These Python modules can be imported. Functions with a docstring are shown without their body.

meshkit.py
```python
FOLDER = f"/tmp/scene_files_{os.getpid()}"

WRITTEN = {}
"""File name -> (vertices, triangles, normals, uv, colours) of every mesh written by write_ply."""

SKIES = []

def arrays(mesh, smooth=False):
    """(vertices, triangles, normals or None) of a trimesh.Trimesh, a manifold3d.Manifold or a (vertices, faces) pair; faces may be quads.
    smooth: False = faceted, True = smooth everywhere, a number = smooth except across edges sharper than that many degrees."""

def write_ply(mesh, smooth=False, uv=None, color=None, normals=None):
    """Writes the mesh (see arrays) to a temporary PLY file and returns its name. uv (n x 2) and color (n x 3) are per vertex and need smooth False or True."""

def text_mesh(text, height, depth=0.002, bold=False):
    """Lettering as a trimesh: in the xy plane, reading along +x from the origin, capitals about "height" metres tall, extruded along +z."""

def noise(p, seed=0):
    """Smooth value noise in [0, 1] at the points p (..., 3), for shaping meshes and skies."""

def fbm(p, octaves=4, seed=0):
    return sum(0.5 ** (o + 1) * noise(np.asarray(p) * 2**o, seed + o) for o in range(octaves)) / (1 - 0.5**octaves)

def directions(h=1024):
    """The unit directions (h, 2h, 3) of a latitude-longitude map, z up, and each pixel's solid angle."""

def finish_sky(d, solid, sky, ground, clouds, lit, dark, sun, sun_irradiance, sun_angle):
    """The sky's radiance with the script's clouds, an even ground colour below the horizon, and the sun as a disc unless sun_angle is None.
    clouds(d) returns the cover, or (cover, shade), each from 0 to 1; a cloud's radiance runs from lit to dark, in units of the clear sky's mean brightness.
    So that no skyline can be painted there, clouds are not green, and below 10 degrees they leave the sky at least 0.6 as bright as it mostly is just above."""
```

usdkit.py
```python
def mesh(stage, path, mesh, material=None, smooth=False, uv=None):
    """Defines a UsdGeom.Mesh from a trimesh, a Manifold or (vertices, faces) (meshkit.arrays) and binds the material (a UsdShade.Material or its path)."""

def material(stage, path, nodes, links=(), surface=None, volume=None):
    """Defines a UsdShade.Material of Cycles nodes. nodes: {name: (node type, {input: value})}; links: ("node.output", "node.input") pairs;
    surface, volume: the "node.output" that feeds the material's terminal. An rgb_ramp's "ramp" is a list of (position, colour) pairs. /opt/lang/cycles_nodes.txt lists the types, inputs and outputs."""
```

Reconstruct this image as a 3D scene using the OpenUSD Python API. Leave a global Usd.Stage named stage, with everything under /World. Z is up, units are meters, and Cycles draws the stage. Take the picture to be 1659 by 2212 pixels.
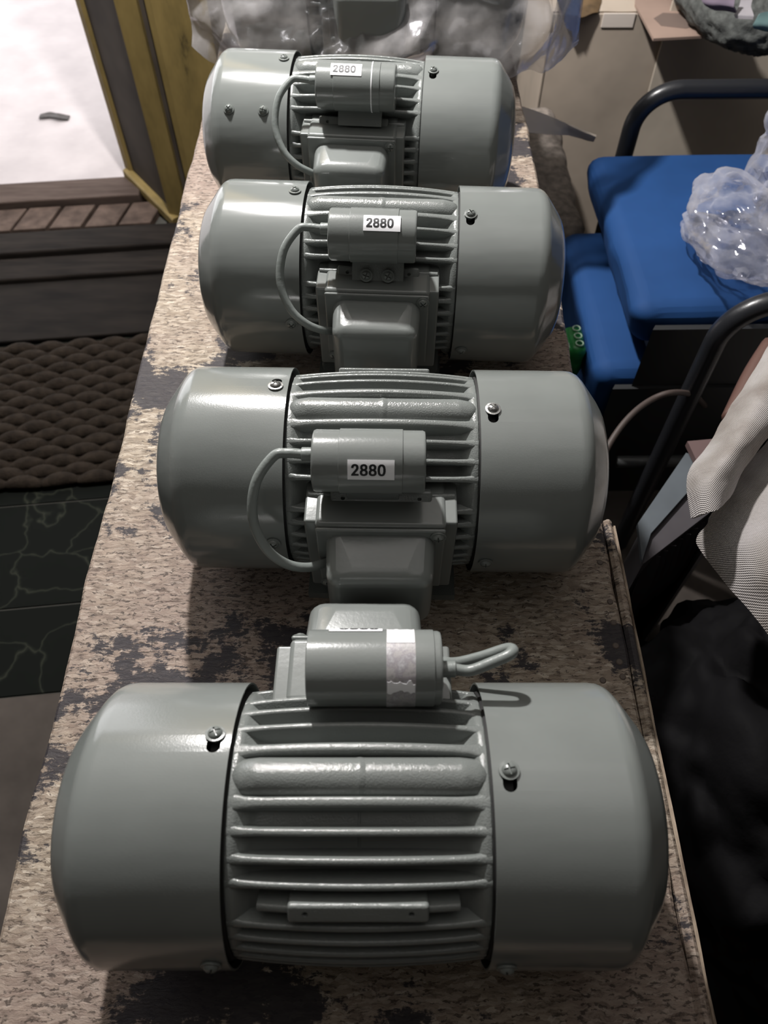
import math, random
import numpy as np, trimesh, usdkit, meshkit
import manifold3d as mf
import shapely.geometry as sg
from scipy.ndimage import map_coordinates
from pxr import Usd, UsdGeom, UsdLux, UsdShade, Gf, Sdf

stage = Usd.Stage.CreateInMemory()
UsdGeom.SetStageUpAxis(stage, 'Z'); UsdGeom.SetStageMetersPerUnit(stage, 1.0)
UsdGeom.Xform.Define(stage, '/World'); UsdGeom.Scope.Define(stage, '/World/Looks')
rng = random.Random(7)
PI = math.pi

# ---------------------------------------------------------------- camera
W, H, F = 1659, 2212, 1661.0
PITCH = math.radians(55.7)                     # below the horizon
CZ = 1.30
BENCH = 0.66                                   # bench top
cam = UsdGeom.Camera.Define(stage, '/World/camera')
cam.CreateHorizontalApertureAttr(36.0)
cam.CreateVerticalApertureAttr(36.0 * H / W)
cam.CreateFocalLengthAttr(36.0 * F / W)
cam.CreateClippingRangeAttr(Gf.Vec2f(0.03, 200))
cam.AddTranslateOp().Set(Gf.Vec3d(0, 0, CZ))
cam.AddRotateXOp().Set(90 - math.degrees(PITCH))
cam.CreateFStopAttr(11.6); cam.CreateFocusDistanceAttr(0.68)
cam.CreateExposureAttr(0.0)

# ---------------------------------------------------------------- lights
dome = UsdLux.DomeLight.Define(stage, '/World/sky_light')
dome.CreateColorAttr(Gf.Vec3f(1.0, 0.985, 1.0)); dome.CreateIntensityAttr(1.15)

def ball_light(name, pos, r, power, col):
    l = UsdLux.SphereLight.Define(stage, '/World/' + name)
    l.CreateRadiusAttr(r); l.CreateIntensityAttr(power); l.CreateColorAttr(Gf.Vec3f(*col))
    l.AddTranslateOp().Set(Gf.Vec3d(*pos)); return l
def rect_light(name, pos, w, h, power, col, rx=0, rz=0):
    l = UsdLux.RectLight.Define(stage, '/World/' + name)
    l.CreateWidthAttr(w); l.CreateHeightAttr(h); l.CreateIntensityAttr(power); l.CreateColorAttr(Gf.Vec3f(*col))
    l.AddTranslateOp().Set(Gf.Vec3d(*pos)); l.AddRotateZOp().Set(rz); l.AddRotateXOp().Set(rx); return l
ball_light('bulb_light', (-0.31, 1.30, 1.86), 0.035, 2900.0, (1.0, 0.97, 0.95))
rect_light('added_fill_light', (0.30, 0.60, 2.56), 1.5, 1.2, 0.45, (1.0, 0.97, 0.95))  # unseen broad overhead fill, added to lift the bench and chairs at right

# ---------------------------------------------------------------- helpers
taken = set()
def numbered(path):
    if path not in taken:
        taken.add(path); return path
    k = 1
    while f'{path}_{k:03d}' in taken: k += 1
    taken.add(f'{path}_{k:03d}'); return f'{path}_{k:03d}'

def at(px, py, z):
    """the point of height z that lies on the line of sight through a pixel"""
    u, v = (px - W / 2) / F, (py - H / 2) / F
    d = np.array([u, math.cos(PITCH) - v * math.sin(PITCH), -math.sin(PITCH) - v * math.cos(PITCH)])
    t = (z - CZ) / d[2]
    return np.array([0, 0, CZ]) + d * t
def aty(px, py, y):
    u, v = (px - W / 2) / F, (py - H / 2) / F
    d = np.array([u, math.cos(PITCH) - v * math.sin(PITCH), -math.sin(PITCH) - v * math.cos(PITCH)])
    return np.array([0, 0, CZ]) + d * (y / d[1])

def put(p, label=None, cat=None, group=None, kind=None):
    for k, v in (('label', label), ('category', cat), ('group', group), ('kind', kind)):
        if v: p.SetCustomDataByKey(k, v)
    return p
def thing(name, label=None, cat=None, loc=(0, 0, 0), rz=0, group=None, kind=None):
    x = UsdGeom.Xform.Define(stage, numbered('/World/' + name))
    x.AddTranslateOp().Set(Gf.Vec3d(*map(float, loc))); x.AddRotateZOp().Set(float(rz))
    return put(x.GetPrim(), label, cat, group, kind)
def obj(name, mesh, mat, parent=None, smooth=35, label=None, cat=None, group=None, kind=None):
    base = str(parent.GetPath()) if parent else '/World'
    m = usdkit.mesh(stage, numbered(base + '/' + name), mesh, mat, smooth=smooth)
    return put(m.GetPrim(), label, cat, group, kind)

def tm(mesh):
    if isinstance(mesh, mf.Manifold):
        a = mesh.to_mesh(); return trimesh.Trimesh(a.vert_properties[:, :3], a.tri_verts, process=False)
    return mesh
def man(t):
    t = trimesh.Trimesh(t.vertices, t.faces, process=True)
    return mf.Manifold(mf.Mesh(np.asarray(t.vertices, np.float32), np.asarray(t.faces, np.uint32)))
def join(*ms): return trimesh.util.concatenate([tm(m) for m in ms])
def move(m, t=(0, 0, 0), rx=0, ry=0, rz=0):
    m = tm(m).copy()
    for a, ax in ((rx, (1, 0, 0)), (ry, (0, 1, 0)), (rz, (0, 0, 1))):
        if a: m.apply_transform(trimesh.transformations.rotation_matrix(math.radians(a), ax))
    m.apply_translation(t); return m
def box(x0, x1, y0, y1, z0, z1):
    m = trimesh.creation.box((x1 - x0, y1 - y0, z1 - z0)); m.apply_translation(((x0 + x1) / 2, (y0 + y1) / 2, (z0 + z1) / 2)); return m
def hull(pts, r, n=16):
    s = mf.Manifold.sphere(r, n)
    return tm(mf.Manifold.batch_hull([s.translate(tuple(map(float, p))) for p in pts]))
def rbox(x0, x1, y0, y1, z0, z1, r=0.004, n=12):
    return hull([(x, y, z) for x in (x0 + r, x1 - r) for y in (y0 + r, y1 - r) for z in (z0 + r, z1 - r)], r, n)
def bar(a, b, w, t, r=None):
    """a bevelled beam from a to b, w wide, t high"""
    a, b = np.array(a, float), np.array(b, float); d = b - a; L = np.linalg.norm(d); d /= L
    up = np.array([0, 0, 1.0]) if abs(d[2]) < .9 else np.array([0, 1.0, 0]); s = np.cross(up, d); s /= np.linalg.norm(s); up = np.cross(d, s)
    c = min(w, t) * .12 if r is None else r
    prof = [(-w/2+c, -t/2), (w/2-c, -t/2), (w/2, -t/2+c), (w/2, t/2-c), (w/2-c, t/2), (-w/2+c, t/2), (-w/2, t/2-c), (-w/2, -t/2+c)]
    return loft([[p + s * u + up * v for u, v in prof] for p in (a, b)])
def revolve_x(profile, n=72, closed=True):
    """a solid of revolution about the x axis; profile (x, r) with both ends on the axis, or a closed ring"""
    P = np.array(profile, float)
    m = trimesh.creation.revolve(np.stack([P[:, 1], P[:, 0]], 1), sections=n)
    v = np.array(m.vertices); m.vertices = np.stack([v[:, 2], v[:, 0], v[:, 1]], 1)
    if m.volume < 0: m.invert()
    return m
def loft(rings):
    R = np.array(rings, float); k, n = R.shape[:2]
    v = list(R.reshape(-1, 3)); f = []
    for i in range(k - 1):
        for j in range(n):
            a, b = i * n + j, i * n + (j + 1) % n
            f += [(a, b, b + n), (a, b + n, a + n)]
    for base, flip in ((0, 1), ((k - 1) * n, 0)):
        c = len(v); v.append(R[0 if base == 0 else -1].mean(0))
        for j in range(n):
            t = (base + j, base + (j + 1) % n, c); f.append(t[::-1] if flip else t)
    m = trimesh.Trimesh(np.array(v), np.array(f), process=False)
    if m.volume < 0: m.invert()
    return m
def curve(pts, n=40):
    P = np.array(pts, float); k = len(P)
    if k < 3: return np.array([P[0] + (P[-1] - P[0]) * t for t in np.linspace(0, 1, n)])
    Q = np.vstack([2 * P[0] - P[1], P, 2 * P[-1] - P[-2]]); out = []
    for t in np.linspace(0, k - 1 - 1e-9, n):
        i = int(t); u = t - i; p0, p1, p2, p3 = Q[i:i + 4]
        out.append(.5 * (2*p1 + (p2-p0)*u + (2*p0-5*p1+4*p2-p3)*u*u + (3*p1-p0-3*p2+p3)*u**3))
    return np.array(out)
def tube(pts, r, n=40, sides=12, smooth=True):
    C = curve(pts, n) if smooth else np.array(pts, float)
    T = np.gradient(C, axis=0); T /= np.linalg.norm(T, axis=1, keepdims=True)
    u = np.cross(T[0], [0.13, 0.31, 0.94]); u /= np.linalg.norm(u); rings = []
    rr = np.broadcast_to(r, len(C)) if np.ndim(r) == 0 else np.interp(np.linspace(0, 1, len(C)), np.linspace(0, 1, len(r)), r)
    for p, t, q in zip(C, T, rr):
        u = u - t * (u @ t); u /= np.linalg.norm(u); w = np.cross(t, u)
        rings.append([p + q * (math.cos(a) * u + math.sin(a) * w) for a in np.linspace(0, 2 * PI, sides, endpoint=False)])
    return loft(rings)
def sheet(net, nu=40, nv=40, thick=.002, amp=0., scale=8., seed=1, octaves=3, order=3):
    """a cloth or card: a smooth surface through a net of points, crumpled and given thickness"""
    N = np.array(net, float); a, b = N.shape[:2]
    g = np.meshgrid(np.linspace(0, a - 1, nu), np.linspace(0, b - 1, nv), indexing='ij')
    G = np.stack([map_coordinates(N[..., k], g, order=min(order, a - 1, b - 1) if order > 1 else 1, mode='nearest') for k in range(3)], -1)
    if order > 1 and min(a, b) > 2:
        G1 = np.stack([map_coordinates(N[..., k], g, order=1, mode='nearest') for k in range(3)], -1); G = .6 * G + .4 * G1
    du, dv = np.gradient(G, axis=0), np.gradient(G, axis=1)
    n = np.cross(du, dv); n /= np.maximum(np.linalg.norm(n, axis=-1, keepdims=True), 1e-12)
    if amp: G = G + n * ((meshkit.fbm(G * scale, octaves, seed) - .5) * 2 * amp)[..., None]
    du, dv = np.gradient(G, axis=0), np.gradient(G, axis=1)
    n = np.cross(du, dv); n /= np.maximum(np.linalg.norm(n, axis=-1, keepdims=True), 1e-12)
    top, bot = G + n * thick / 2, G - n * thick / 2
    v = np.vstack([top.reshape(-1, 3), bot.reshape(-1, 3)]); K = nu * nv; f = []
    I = np.arange(K).reshape(nu, nv)
    q = np.stack([I[:-1, :-1], I[1:, :-1], I[1:, 1:], I[:-1, 1:]], -1).reshape(-1, 4)
    f.append(np.vstack([q[:, [0, 1, 2]], q[:, [0, 2, 3]]])); f.append(np.vstack([q[:, [2, 1, 0]], q[:, [3, 2, 0]]]) + K)
    edge = np.concatenate([I[:-1, 0], I[-1, :-1], I[:0:-1, -1], I[0, :0:-1]]); nxt = np.roll(edge, -1)
    f.append(np.vstack([np.stack([edge, edge + K, nxt + K], 1), np.stack([edge, nxt + K, nxt], 1)]))
    m = trimesh.Trimesh(v, np.vstack(f), process=False)
    return m
def prism(pts, z0, z1):
    m = trimesh.creation.extrude_polygon(sg.Polygon([tuple(p[:2]) for p in pts]), z1 - z0, engine='earcut'); m.apply_translation((0, 0, z0)); return m
def crumple(m, amp, scale, seed, octaves=3):
    n = m.vertex_normals
    m = m.copy(); m.vertices = m.vertices + n * ((meshkit.fbm(np.array(m.vertices) * scale, octaves, seed) - .5) * 2 * amp)[:, None]; return m
def blob(c, r, sub=4, amp=.02, scale=8, seed=1, octaves=3):
    m = trimesh.creation.icosphere(sub, 1.0); m.vertices = m.vertices * np.array(r) + np.array(c); return crumple(m, amp, scale, seed, octaves)

# ---------------------------------------------------------------- materials
def M(name, nodes, links, surface='p.BSDF', volume=None): return usdkit.material(stage, '/World/Looks/' + name, nodes, links, surface, volume)
def lin(r, g, b):
    return tuple(((c / 255) / 12.92 if c <= 10 else ((c / 255 + .055) / 1.055) ** 2.4) for c in (r, g, b))
def plain(name, col, rough=.5, metal=0, bump=0, bscale=60, vary=0, vscale=12, dist=.002, **kw):
    nodes = {'p': ('principled_bsdf', dict(base_color=col, roughness=rough, metallic=metal, **kw)), 'g': ('geometry', {})}
    links = []
    if bump:
        nodes['n'] = ('noise_texture', dict(scale=bscale, detail=5.)); nodes['b'] = ('bump', dict(strength=bump, distance=dist))
        links += [('g.position', 'n.vector'), ('n.fac', 'b.height'), ('b.normal', 'p.normal')]
    if vary:
        nodes['v'] = ('noise_texture', dict(scale=vscale, detail=6.))
        nodes['r'] = ('rgb_ramp', {'ramp': [(.3, tuple(c * (1 - vary) for c in col)), (.7, tuple(min(1, c * (1 + vary)) for c in col))]})
        links += [('g.position', 'v.vector'), ('v.fac', 'r.fac'), ('r.color', 'p.base_color')]
    return M(name, nodes, links)

GREY = (.176, .190, .182)
def paint(name, col, rough, fine, fine_scale, fine_dist, wave):
    return M(name, {
        'g': ('geometry', {}),
        'm': ('mapping', dict(mapping_type='point', scale=(9., 34., 34.))),
        'w': ('noise_texture', dict(scale=1.0, detail=2.)),
        'n': ('noise_texture', dict(scale=fine_scale, detail=4.)),
        'b': ('bump', dict(strength=wave, distance=.003)), 'c': ('bump', dict(strength=fine, distance=fine_dist)),
        'v': ('noise_texture', dict(scale=14., detail=5.)),
        'r': ('rgb_ramp', {'ramp': [(.3, tuple(c * .93 for c in col)), (.7, tuple(c * 1.05 for c in col))]}),
        'p': ('principled_bsdf', dict(roughness=rough, specular_ior_level=.55))},
        [('g.position', 'm.vector'), ('m.vector', 'w.vector'), ('w.fac', 'b.height'), ('g.position', 'n.vector'), ('n.fac', 'c.height'),
         ('b.normal', 'c.normal'), ('c.normal', 'p.normal'), ('g.position', 'v.vector'), ('v.fac', 'r.fac'), ('r.color', 'p.base_color')])
P_COWL = paint('enamel_smooth', GREY, .15, .02, 900., .0004, .22)
P_COWL_DRY = paint('enamel_orange_peel', GREY, .17, .11, 800., .0004, .14)
P_CAST = paint('enamel_cast', GREY, .13, .55, 850., .0006, .14)
P_BOX = paint('enamel_box', GREY, .2, .10, 300., .0006, .10)
P_CAP = paint('enamel_capacitor', GREY, .2, .12, 500., .0005, .10)
P_WIRE = plain('wire_enamel', (.19, .21, .2), .35, bump=.2, bscale=200)
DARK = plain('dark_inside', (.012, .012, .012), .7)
STEEL = plain('screw_steel', (.45, .45, .44), .28, metal=.9, bump=.2, bscale=300)
SCREW = paint('screw_enamel', (.16, .175, .165), .25, .3, 400., .0005, 0.05)
WHITE = plain('sticker_white', (.86, .86, .88), .45)
INK = plain('sticker_ink', (.01, .01, .012), .5)
TAPE = M('torn_tape', {'g': ('geometry', {}), 'n': ('noise_texture', dict(scale=55., detail=6., roughness=.7)),
    'r': ('rgb_ramp', {'ramp': [(.0, (.20, .21, .20)), (.42, (.26, .26, .26)), (.50, (.40, .38, .38)), (.56, (.30, .28, .30)), (.68, (.55, .55, .56)), (1., (.7, .7, .72))]}),
    'b': ('bump', dict(strength=.4, distance=.001)), 'p': ('principled_bsdf', dict(roughness=.35))},
    [('g.position', 'n.vector'), ('n.fac', 'r.fac'), ('r.color', 'p.base_color'), ('n.fac', 'b.height'), ('b.normal', 'p.normal')])

# worn particle board: flakes lying across the bench, dark stains (denser down the centre, painting in shade between the motors), rubbed patches
BOARD = M('worn_board', {
    'g': ('geometry', {}),
    'm1': ('mapping', dict(mapping_type='point', scale=(120., 470., 60.))), 'm2': ('mapping', dict(mapping_type='point', scale=(55., 260., 30.))), 'm3': ('mapping', dict(mapping_type='point', scale=(130., 330., 30.))),
    'wn': ('noise_texture', dict(scale=45., detail=4., roughness=.7)), 'ws': ('vector_math', dict(math_type='scale', scale=.010)), 'wa': ('vector_math', dict(math_type='add')),
    'v': ('voronoi_texture', dict(scale=1.0, randomness=1.)), 'vb': ('rgb_to_bw', {}),
    'fr': ('rgb_ramp', {'ramp': [(0., (.15, .118, .088)), (.25, (.25, .203, .155)), (.5, (.335, .283, .222)), (.78, (.42, .365, .298)), (1., (.60, .54, .46))]}),
    'n2': ('noise_texture', dict(scale=1.0, detail=6., roughness=.72)),
    'r2': ('rgb_ramp', {'ramp': [(.34, (.30, .26, .23)), (.47, (.92, .90, .88)), (.66, (1.18, 1.15, 1.1))]}),
    'mul': ('mix', dict(mix_type='multiply', fac=.9)),
    'sp': ('noise_texture', dict(scale=1.0, detail=4., roughness=.6)), 'spa': ('math', dict(math_type='multiply_add', value2=.30)), 'spr': ('rgb_ramp', {'ramp': [(.728, (0, 0, 0)), (.785, (.85, .85, .85))]}),
    'spm': ('mix', dict(color2=(.055, .040, .032))),
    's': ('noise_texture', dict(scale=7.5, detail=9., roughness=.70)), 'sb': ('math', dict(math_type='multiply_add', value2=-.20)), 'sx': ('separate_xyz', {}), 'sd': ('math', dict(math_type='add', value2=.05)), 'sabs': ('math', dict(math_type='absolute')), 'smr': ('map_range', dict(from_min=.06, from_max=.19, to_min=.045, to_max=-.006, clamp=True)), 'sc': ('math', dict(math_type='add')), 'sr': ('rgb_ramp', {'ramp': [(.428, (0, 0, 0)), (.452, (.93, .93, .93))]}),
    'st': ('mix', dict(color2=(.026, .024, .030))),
    'k': ('noise_texture', dict(scale=3.2, detail=5.)), 'kr': ('rgb_ramp', {'ramp': [(.44, (0, 0, 0)), (.60, (.62, .62, .62))]}),
    'ks': ('mix', dict(color2=(.26, .195, .175))),
    'b': ('bump', dict(strength=.7, distance=.0018)),
    'p': ('principled_bsdf', dict(roughness=.6, specular_ior_level=.3))},
    [('g.position', 'wn.vector'), ('wn.color', 'ws.vector1'), ('ws.vector', 'wa.vector1'), ('g.position', 'wa.vector2'),
     ('wa.vector', 'm1.vector'), ('m1.vector', 'v.vector'), ('v.color', 'vb.color'), ('vb.val', 'fr.fac'),
     ('wa.vector', 'm2.vector'), ('m2.vector', 'n2.vector'), ('n2.fac', 'r2.fac'), ('fr.color', 'ks.color1'), ('g.position', 'k.vector'), ('k.fac', 'kr.fac'), ('kr.color', 'ks.fac'),
     ('ks.color', 'mul.color1'), ('r2.color', 'mul.color2'),
     ('wa.vector', 'm3.vector'), ('m3.vector', 'sp.vector'), ('k.fac', 'spa.value1'), ('sp.fac', 'spa.value3'), ('spa.value', 'spr.fac'), ('mul.color', 'spm.color1'), ('spr.color', 'spm.fac'),
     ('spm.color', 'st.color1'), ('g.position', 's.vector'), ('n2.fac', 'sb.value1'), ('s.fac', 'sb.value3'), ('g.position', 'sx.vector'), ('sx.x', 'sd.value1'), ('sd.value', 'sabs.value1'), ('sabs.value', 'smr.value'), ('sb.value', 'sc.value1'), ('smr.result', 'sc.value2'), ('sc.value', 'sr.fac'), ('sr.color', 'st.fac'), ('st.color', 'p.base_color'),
     ('n2.fac', 'b.height'), ('b.normal', 'p.normal')])
def wood(name, dark, light, sc=(4., 60., 60.), rough=.85):
    return M(name, {'g': ('geometry', {}), 'm': ('mapping', dict(mapping_type='point', scale=sc)), 'n': ('noise_texture', dict(scale=1., detail=7., roughness=.65)),
        'r': ('rgb_ramp', {'ramp': [(.32, dark), (.66, light)]}), 'b': ('bump', dict(strength=.4, distance=.002)), 'p': ('principled_bsdf', dict(roughness=rough, specular_ior_level=.12))},
        [('g.position', 'm.vector'), ('m.vector', 'n.vector'), ('n.fac', 'r.fac'), ('r.color', 'p.base_color'), ('n.fac', 'b.height'), ('b.normal', 'p.normal')])
EDGE = wood('edge_batten', (.09, .062, .045), (.42, .34, .26), (90., 26., 90.))
OLDWOOD = wood('dark_timber', (.006, .0046, .0038), (.019, .0148, .012), (6., 50., 50.))
REDWOOD = wood('brown_sill', (.045, .031, .025), (.085, .062, .052), (6., 40., 40.))
BLOCK = plain('brown_brick', (.080, .057, .046), .85, bump=.5, bscale=60, vary=.4, vscale=25, specular_ior_level=.1)
TILE = M('green_marble', {'g': ('geometry', {}), 'w': ('noise_texture', dict(scale=5., detail=4.)), 'ws': ('vector_math', dict(math_type='scale', scale=.25)), 'wa': ('vector_math', dict(math_type='add')),
    'v': ('voronoi_texture', dict(scale=6.5, feature='distance_to_edge')), 'r': ('rgb_ramp', {'ramp': [(0., (.024, .026, .019)), (.010, (.010, .012, .009)), (.028, (.0042, .0052, .0042)), (1., (.0028, .0036, .0028))]}),
    'p': ('principled_bsdf', dict(roughness=.8, specular_ior_level=.08))},
    [('g.position', 'w.vector'), ('w.color', 'ws.vector1'), ('ws.vector', 'wa.vector1'), ('g.position', 'wa.vector2'), ('wa.vector', 'v.vector'), ('v.distance', 'r.fac'), ('r.color', 'p.base_color')])
CONCRETE = plain('grimy_concrete', (.064, .054, .047), .85, specular_ior_level=.15, bump=.3, bscale=40, vary=.35, vscale=9)
GROUT = plain('dark_grout', (.06, .058, .05), .85)
OUT = plain('bright_paving', (.37, .335, .335), .8, bump=.3, bscale=60, vary=.1, vscale=9)
COIR = plain('coir_rope', (.018, .0132, .0095), .9, bump=.8, bscale=220, vary=.4, vscale=60, specular_ior_level=.1)
YELLOW = M('worn_yellow', {'g': ('geometry', {}), 'n': ('noise_texture', dict(scale=11., detail=7., roughness=.7)),
    'm': ('mapping', dict(mapping_type='point', scale=(1., 1., .35))),
    'r': ('rgb_ramp', {'ramp': [(.30, (.05, .038, .018)), (.37, (.15, .11, .04)), (.5, (.20, .145, .052)), (.75, (.26, .19, .072))]}),
    'p': ('principled_bsdf', dict(roughness=.55, specular_ior_level=.25))}, [('g.position', 'm.vector'), ('m.vector', 'n.vector'), ('n.fac', 'r.fac'), ('r.color', 'p.base_color')])
JAMB = plain('dull_brown_metal', (.060, .049, .040), .7, vary=.3, vscale=8, specular_ior_level=.15)
WALLM = plain('dirty_plaster', (.10, .092, .08), .85, bump=.2, bscale=30, vary=.15, vscale=4)
CEILM = plain('ceiling_white', (.24, .235, .225), .9)
BLUE = M('blue_vinyl', {'g': ('geometry', {}), 'n': ('noise_texture', dict(scale=700., detail=2.)), 'b': ('bump', dict(strength=.25, distance=.0006)), 'v': ('noise_texture', dict(scale=9., detail=3.)),
    'r': ('rgb_ramp', {'ramp': [(.3, (.0075, .042, .140)), (.7, (.010, .053, .175))]}), 'p': ('principled_bsdf', dict(roughness=.75, specular_ior_level=.25))},
    [('g.position', 'n.vector'), ('n.fac', 'b.height'), ('b.normal', 'p.normal'), ('g.position', 'v.vector'), ('v.fac', 'r.fac'), ('r.color', 'p.base_color')])
BLACKTUBE = plain('black_tube', (.016, .017, .02), .32, bump=.08, bscale=200)
BLACKPLY = plain('black_shell', (.012, .013, .014), .6)
CARD = plain('cardboard', (.44, .37, .30), .8, bump=.15, bscale=30, vary=.16, vscale=7)
CARD2 = plain('cardboard_dark', (.48, .42, .345), .8, bump=.15, bscale=30, vary=.15, vscale=7)
KRAFT = plain('kraft_board', (.33, .235, .19), .75, vary=.1, vscale=10)
KRAFTP = plain('kraft_print', (.17, .125, .105), .75)
HESSIAN = plain('hessian', (.21, .18, .155), .95, bump=1., bscale=130, vary=.4, vscale=70)
SACK = M('woven_sack', {'g': ('geometry', {}),
    'wx': ('wave_texture', dict(scale=210., distortion=1.2, bands_direction='x')), 'm': ('mapping', dict(mapping_type='point', rotation=(0., 0., .75))), 'wy': ('wave_texture', dict(scale=210., distortion=1.2, bands_direction='y')),
    'a': ('math', dict(math_type='add')), 'b': ('bump', dict(strength=.7, distance=.0012)),
    'n': ('noise_texture', dict(scale=13., detail=6.)), 'r': ('rgb_ramp', {'ramp': [(.32, (.25, .215, .19)), (.5, (.42, .39, .37)), (.7, (.54, .51, .51))]}),
    'p': ('principled_bsdf', dict(roughness=.6))},
    [('m.vector', 'wx.vector'), ('g.position', 'm.vector'), ('m.vector', 'wy.vector'), ('wx.fac', 'a.value1'), ('wy.fac', 'a.value2'), ('a.value', 'b.height'), ('b.normal', 'p.normal'),
     ('g.position', 'n.vector'), ('n.fac', 'r.fac'), ('r.color', 'p.base_color')])
BLUEGREY = plain('bluegrey_box', (.075, .088, .10), .6, vary=.25, vscale=12)
BLACKCLOTH = plain('black_cloth', (.0028, .0026, .0032), .8, bump=.4, bscale=90, specular_ior_level=.15)
def film(name, cover, edge, tint, rough):
    return M(name, {'g': ('geometry', {}), 't': ('transparent_bsdf', dict(color=(.97, .97, .98))), 'd': ('diffuse_bsdf', dict(color=tint)),
        'tl': ('translucent_bsdf', dict(color=tint)), 'dt': ('mix_closure', dict(fac=.4)),
        'lw': ('layer_weight', dict(blend=.45)), 'n': ('noise_texture', dict(scale=22., detail=5.)), 'nm': ('map_range', dict(from_min=.45, from_max=.75, to_min=0., to_max=.22)),
        'lm': ('math', dict(math_type='multiply_add', value2=edge, value3=cover)), 'ad': ('math', dict(math_type='add', use_clamp=True)), 'mx': ('mix_closure', {}),
        'b': ('bump', dict(strength=.18, distance=.004)), 'gl': ('glossy_bsdf', dict(color=(.95, .95, 1.), roughness=rough)),
        'fr': ('fresnel', dict(IOR=1.5)), 'fm': ('math', dict(math_type='multiply_add', value2=.5, value3=.03, use_clamp=True)), 'm2': ('mix_closure', {})},
        [('g.position', 'n.vector'), ('n.fac', 'nm.value'), ('lw.facing', 'lm.value1'), ('lm.value', 'ad.value1'), ('nm.result', 'ad.value2'), ('ad.value', 'mx.fac'), ('n.fac', 'b.height'),
         ('b.normal', 'd.normal'), ('b.normal', 'gl.normal'), ('d.BSDF', 'dt.closure1'), ('tl.BSDF', 'dt.closure2'), ('t.BSDF', 'mx.closure1'), ('dt.closure', 'mx.closure2'),
         ('b.normal', 'fr.normal') if False else ('fr.fac', 'fm.value1'), ('fm.value', 'm2.fac'), ('mx.closure', 'm2.closure1'), ('gl.BSDF', 'm2.closure2')], surface='m2.closure')
FILM = film('clear_film', .10, .42, (.62, .60, .59), .07)
BAGFILM = film('bag_film', .04, .5, (.70, .70, .76), .10)

# ================================================================ the setting
RZ = 6.0                                        # the room stands a little askew to the bench
def room(x, y): c, s = math.cos(math.radians(RZ)), math.sin(math.radians(RZ)); return np.array([c * x - s * y, s * x + c * y])
floor = thing('floor', rz=RZ, kind='structure')
obj('concrete_slab', box(-2.2, 2.4, -2.6, 2.55, -.10, -.012), CONCRETE, floor, smooth=False)
def toroom(p): c, s = math.cos(math.radians(-RZ)), math.sin(math.radians(-RZ)); return np.array([c * p[0] - s * p[1], s * p[0] + c * p[1]])
yj = [toroom(at(60, q, 0))[1] for q in (1502, 1312, 1090)]          # tile joints seen beside the bench
yj += [yj[-1] + .255 * k for k in range(1, 4)]
xj = [-1.95, -1.45, -.95, -.02, .48]
xj = [-1.86, -1.38, -.90, -.30, .20]
for a, b in zip(yj, yj[1:]):
    for c, d in zip(xj, xj[1:]):
        obj('tile', rbox(c + .0015, d - .0015, a + .0015, b - .0015, -.013, .0, .0015, 8), TILE, floor, smooth=30)
obj('grout', box(xj[0], xj[-1], yj[0], yj[-1], -.0125, -.003), GROUT, floor, smooth=False)
obj('cement_patch', box(-2.2, 2.4, -2.6, yj[0] - .001, -.0125, -.001), CONCRETE, floor, smooth=False)

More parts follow.
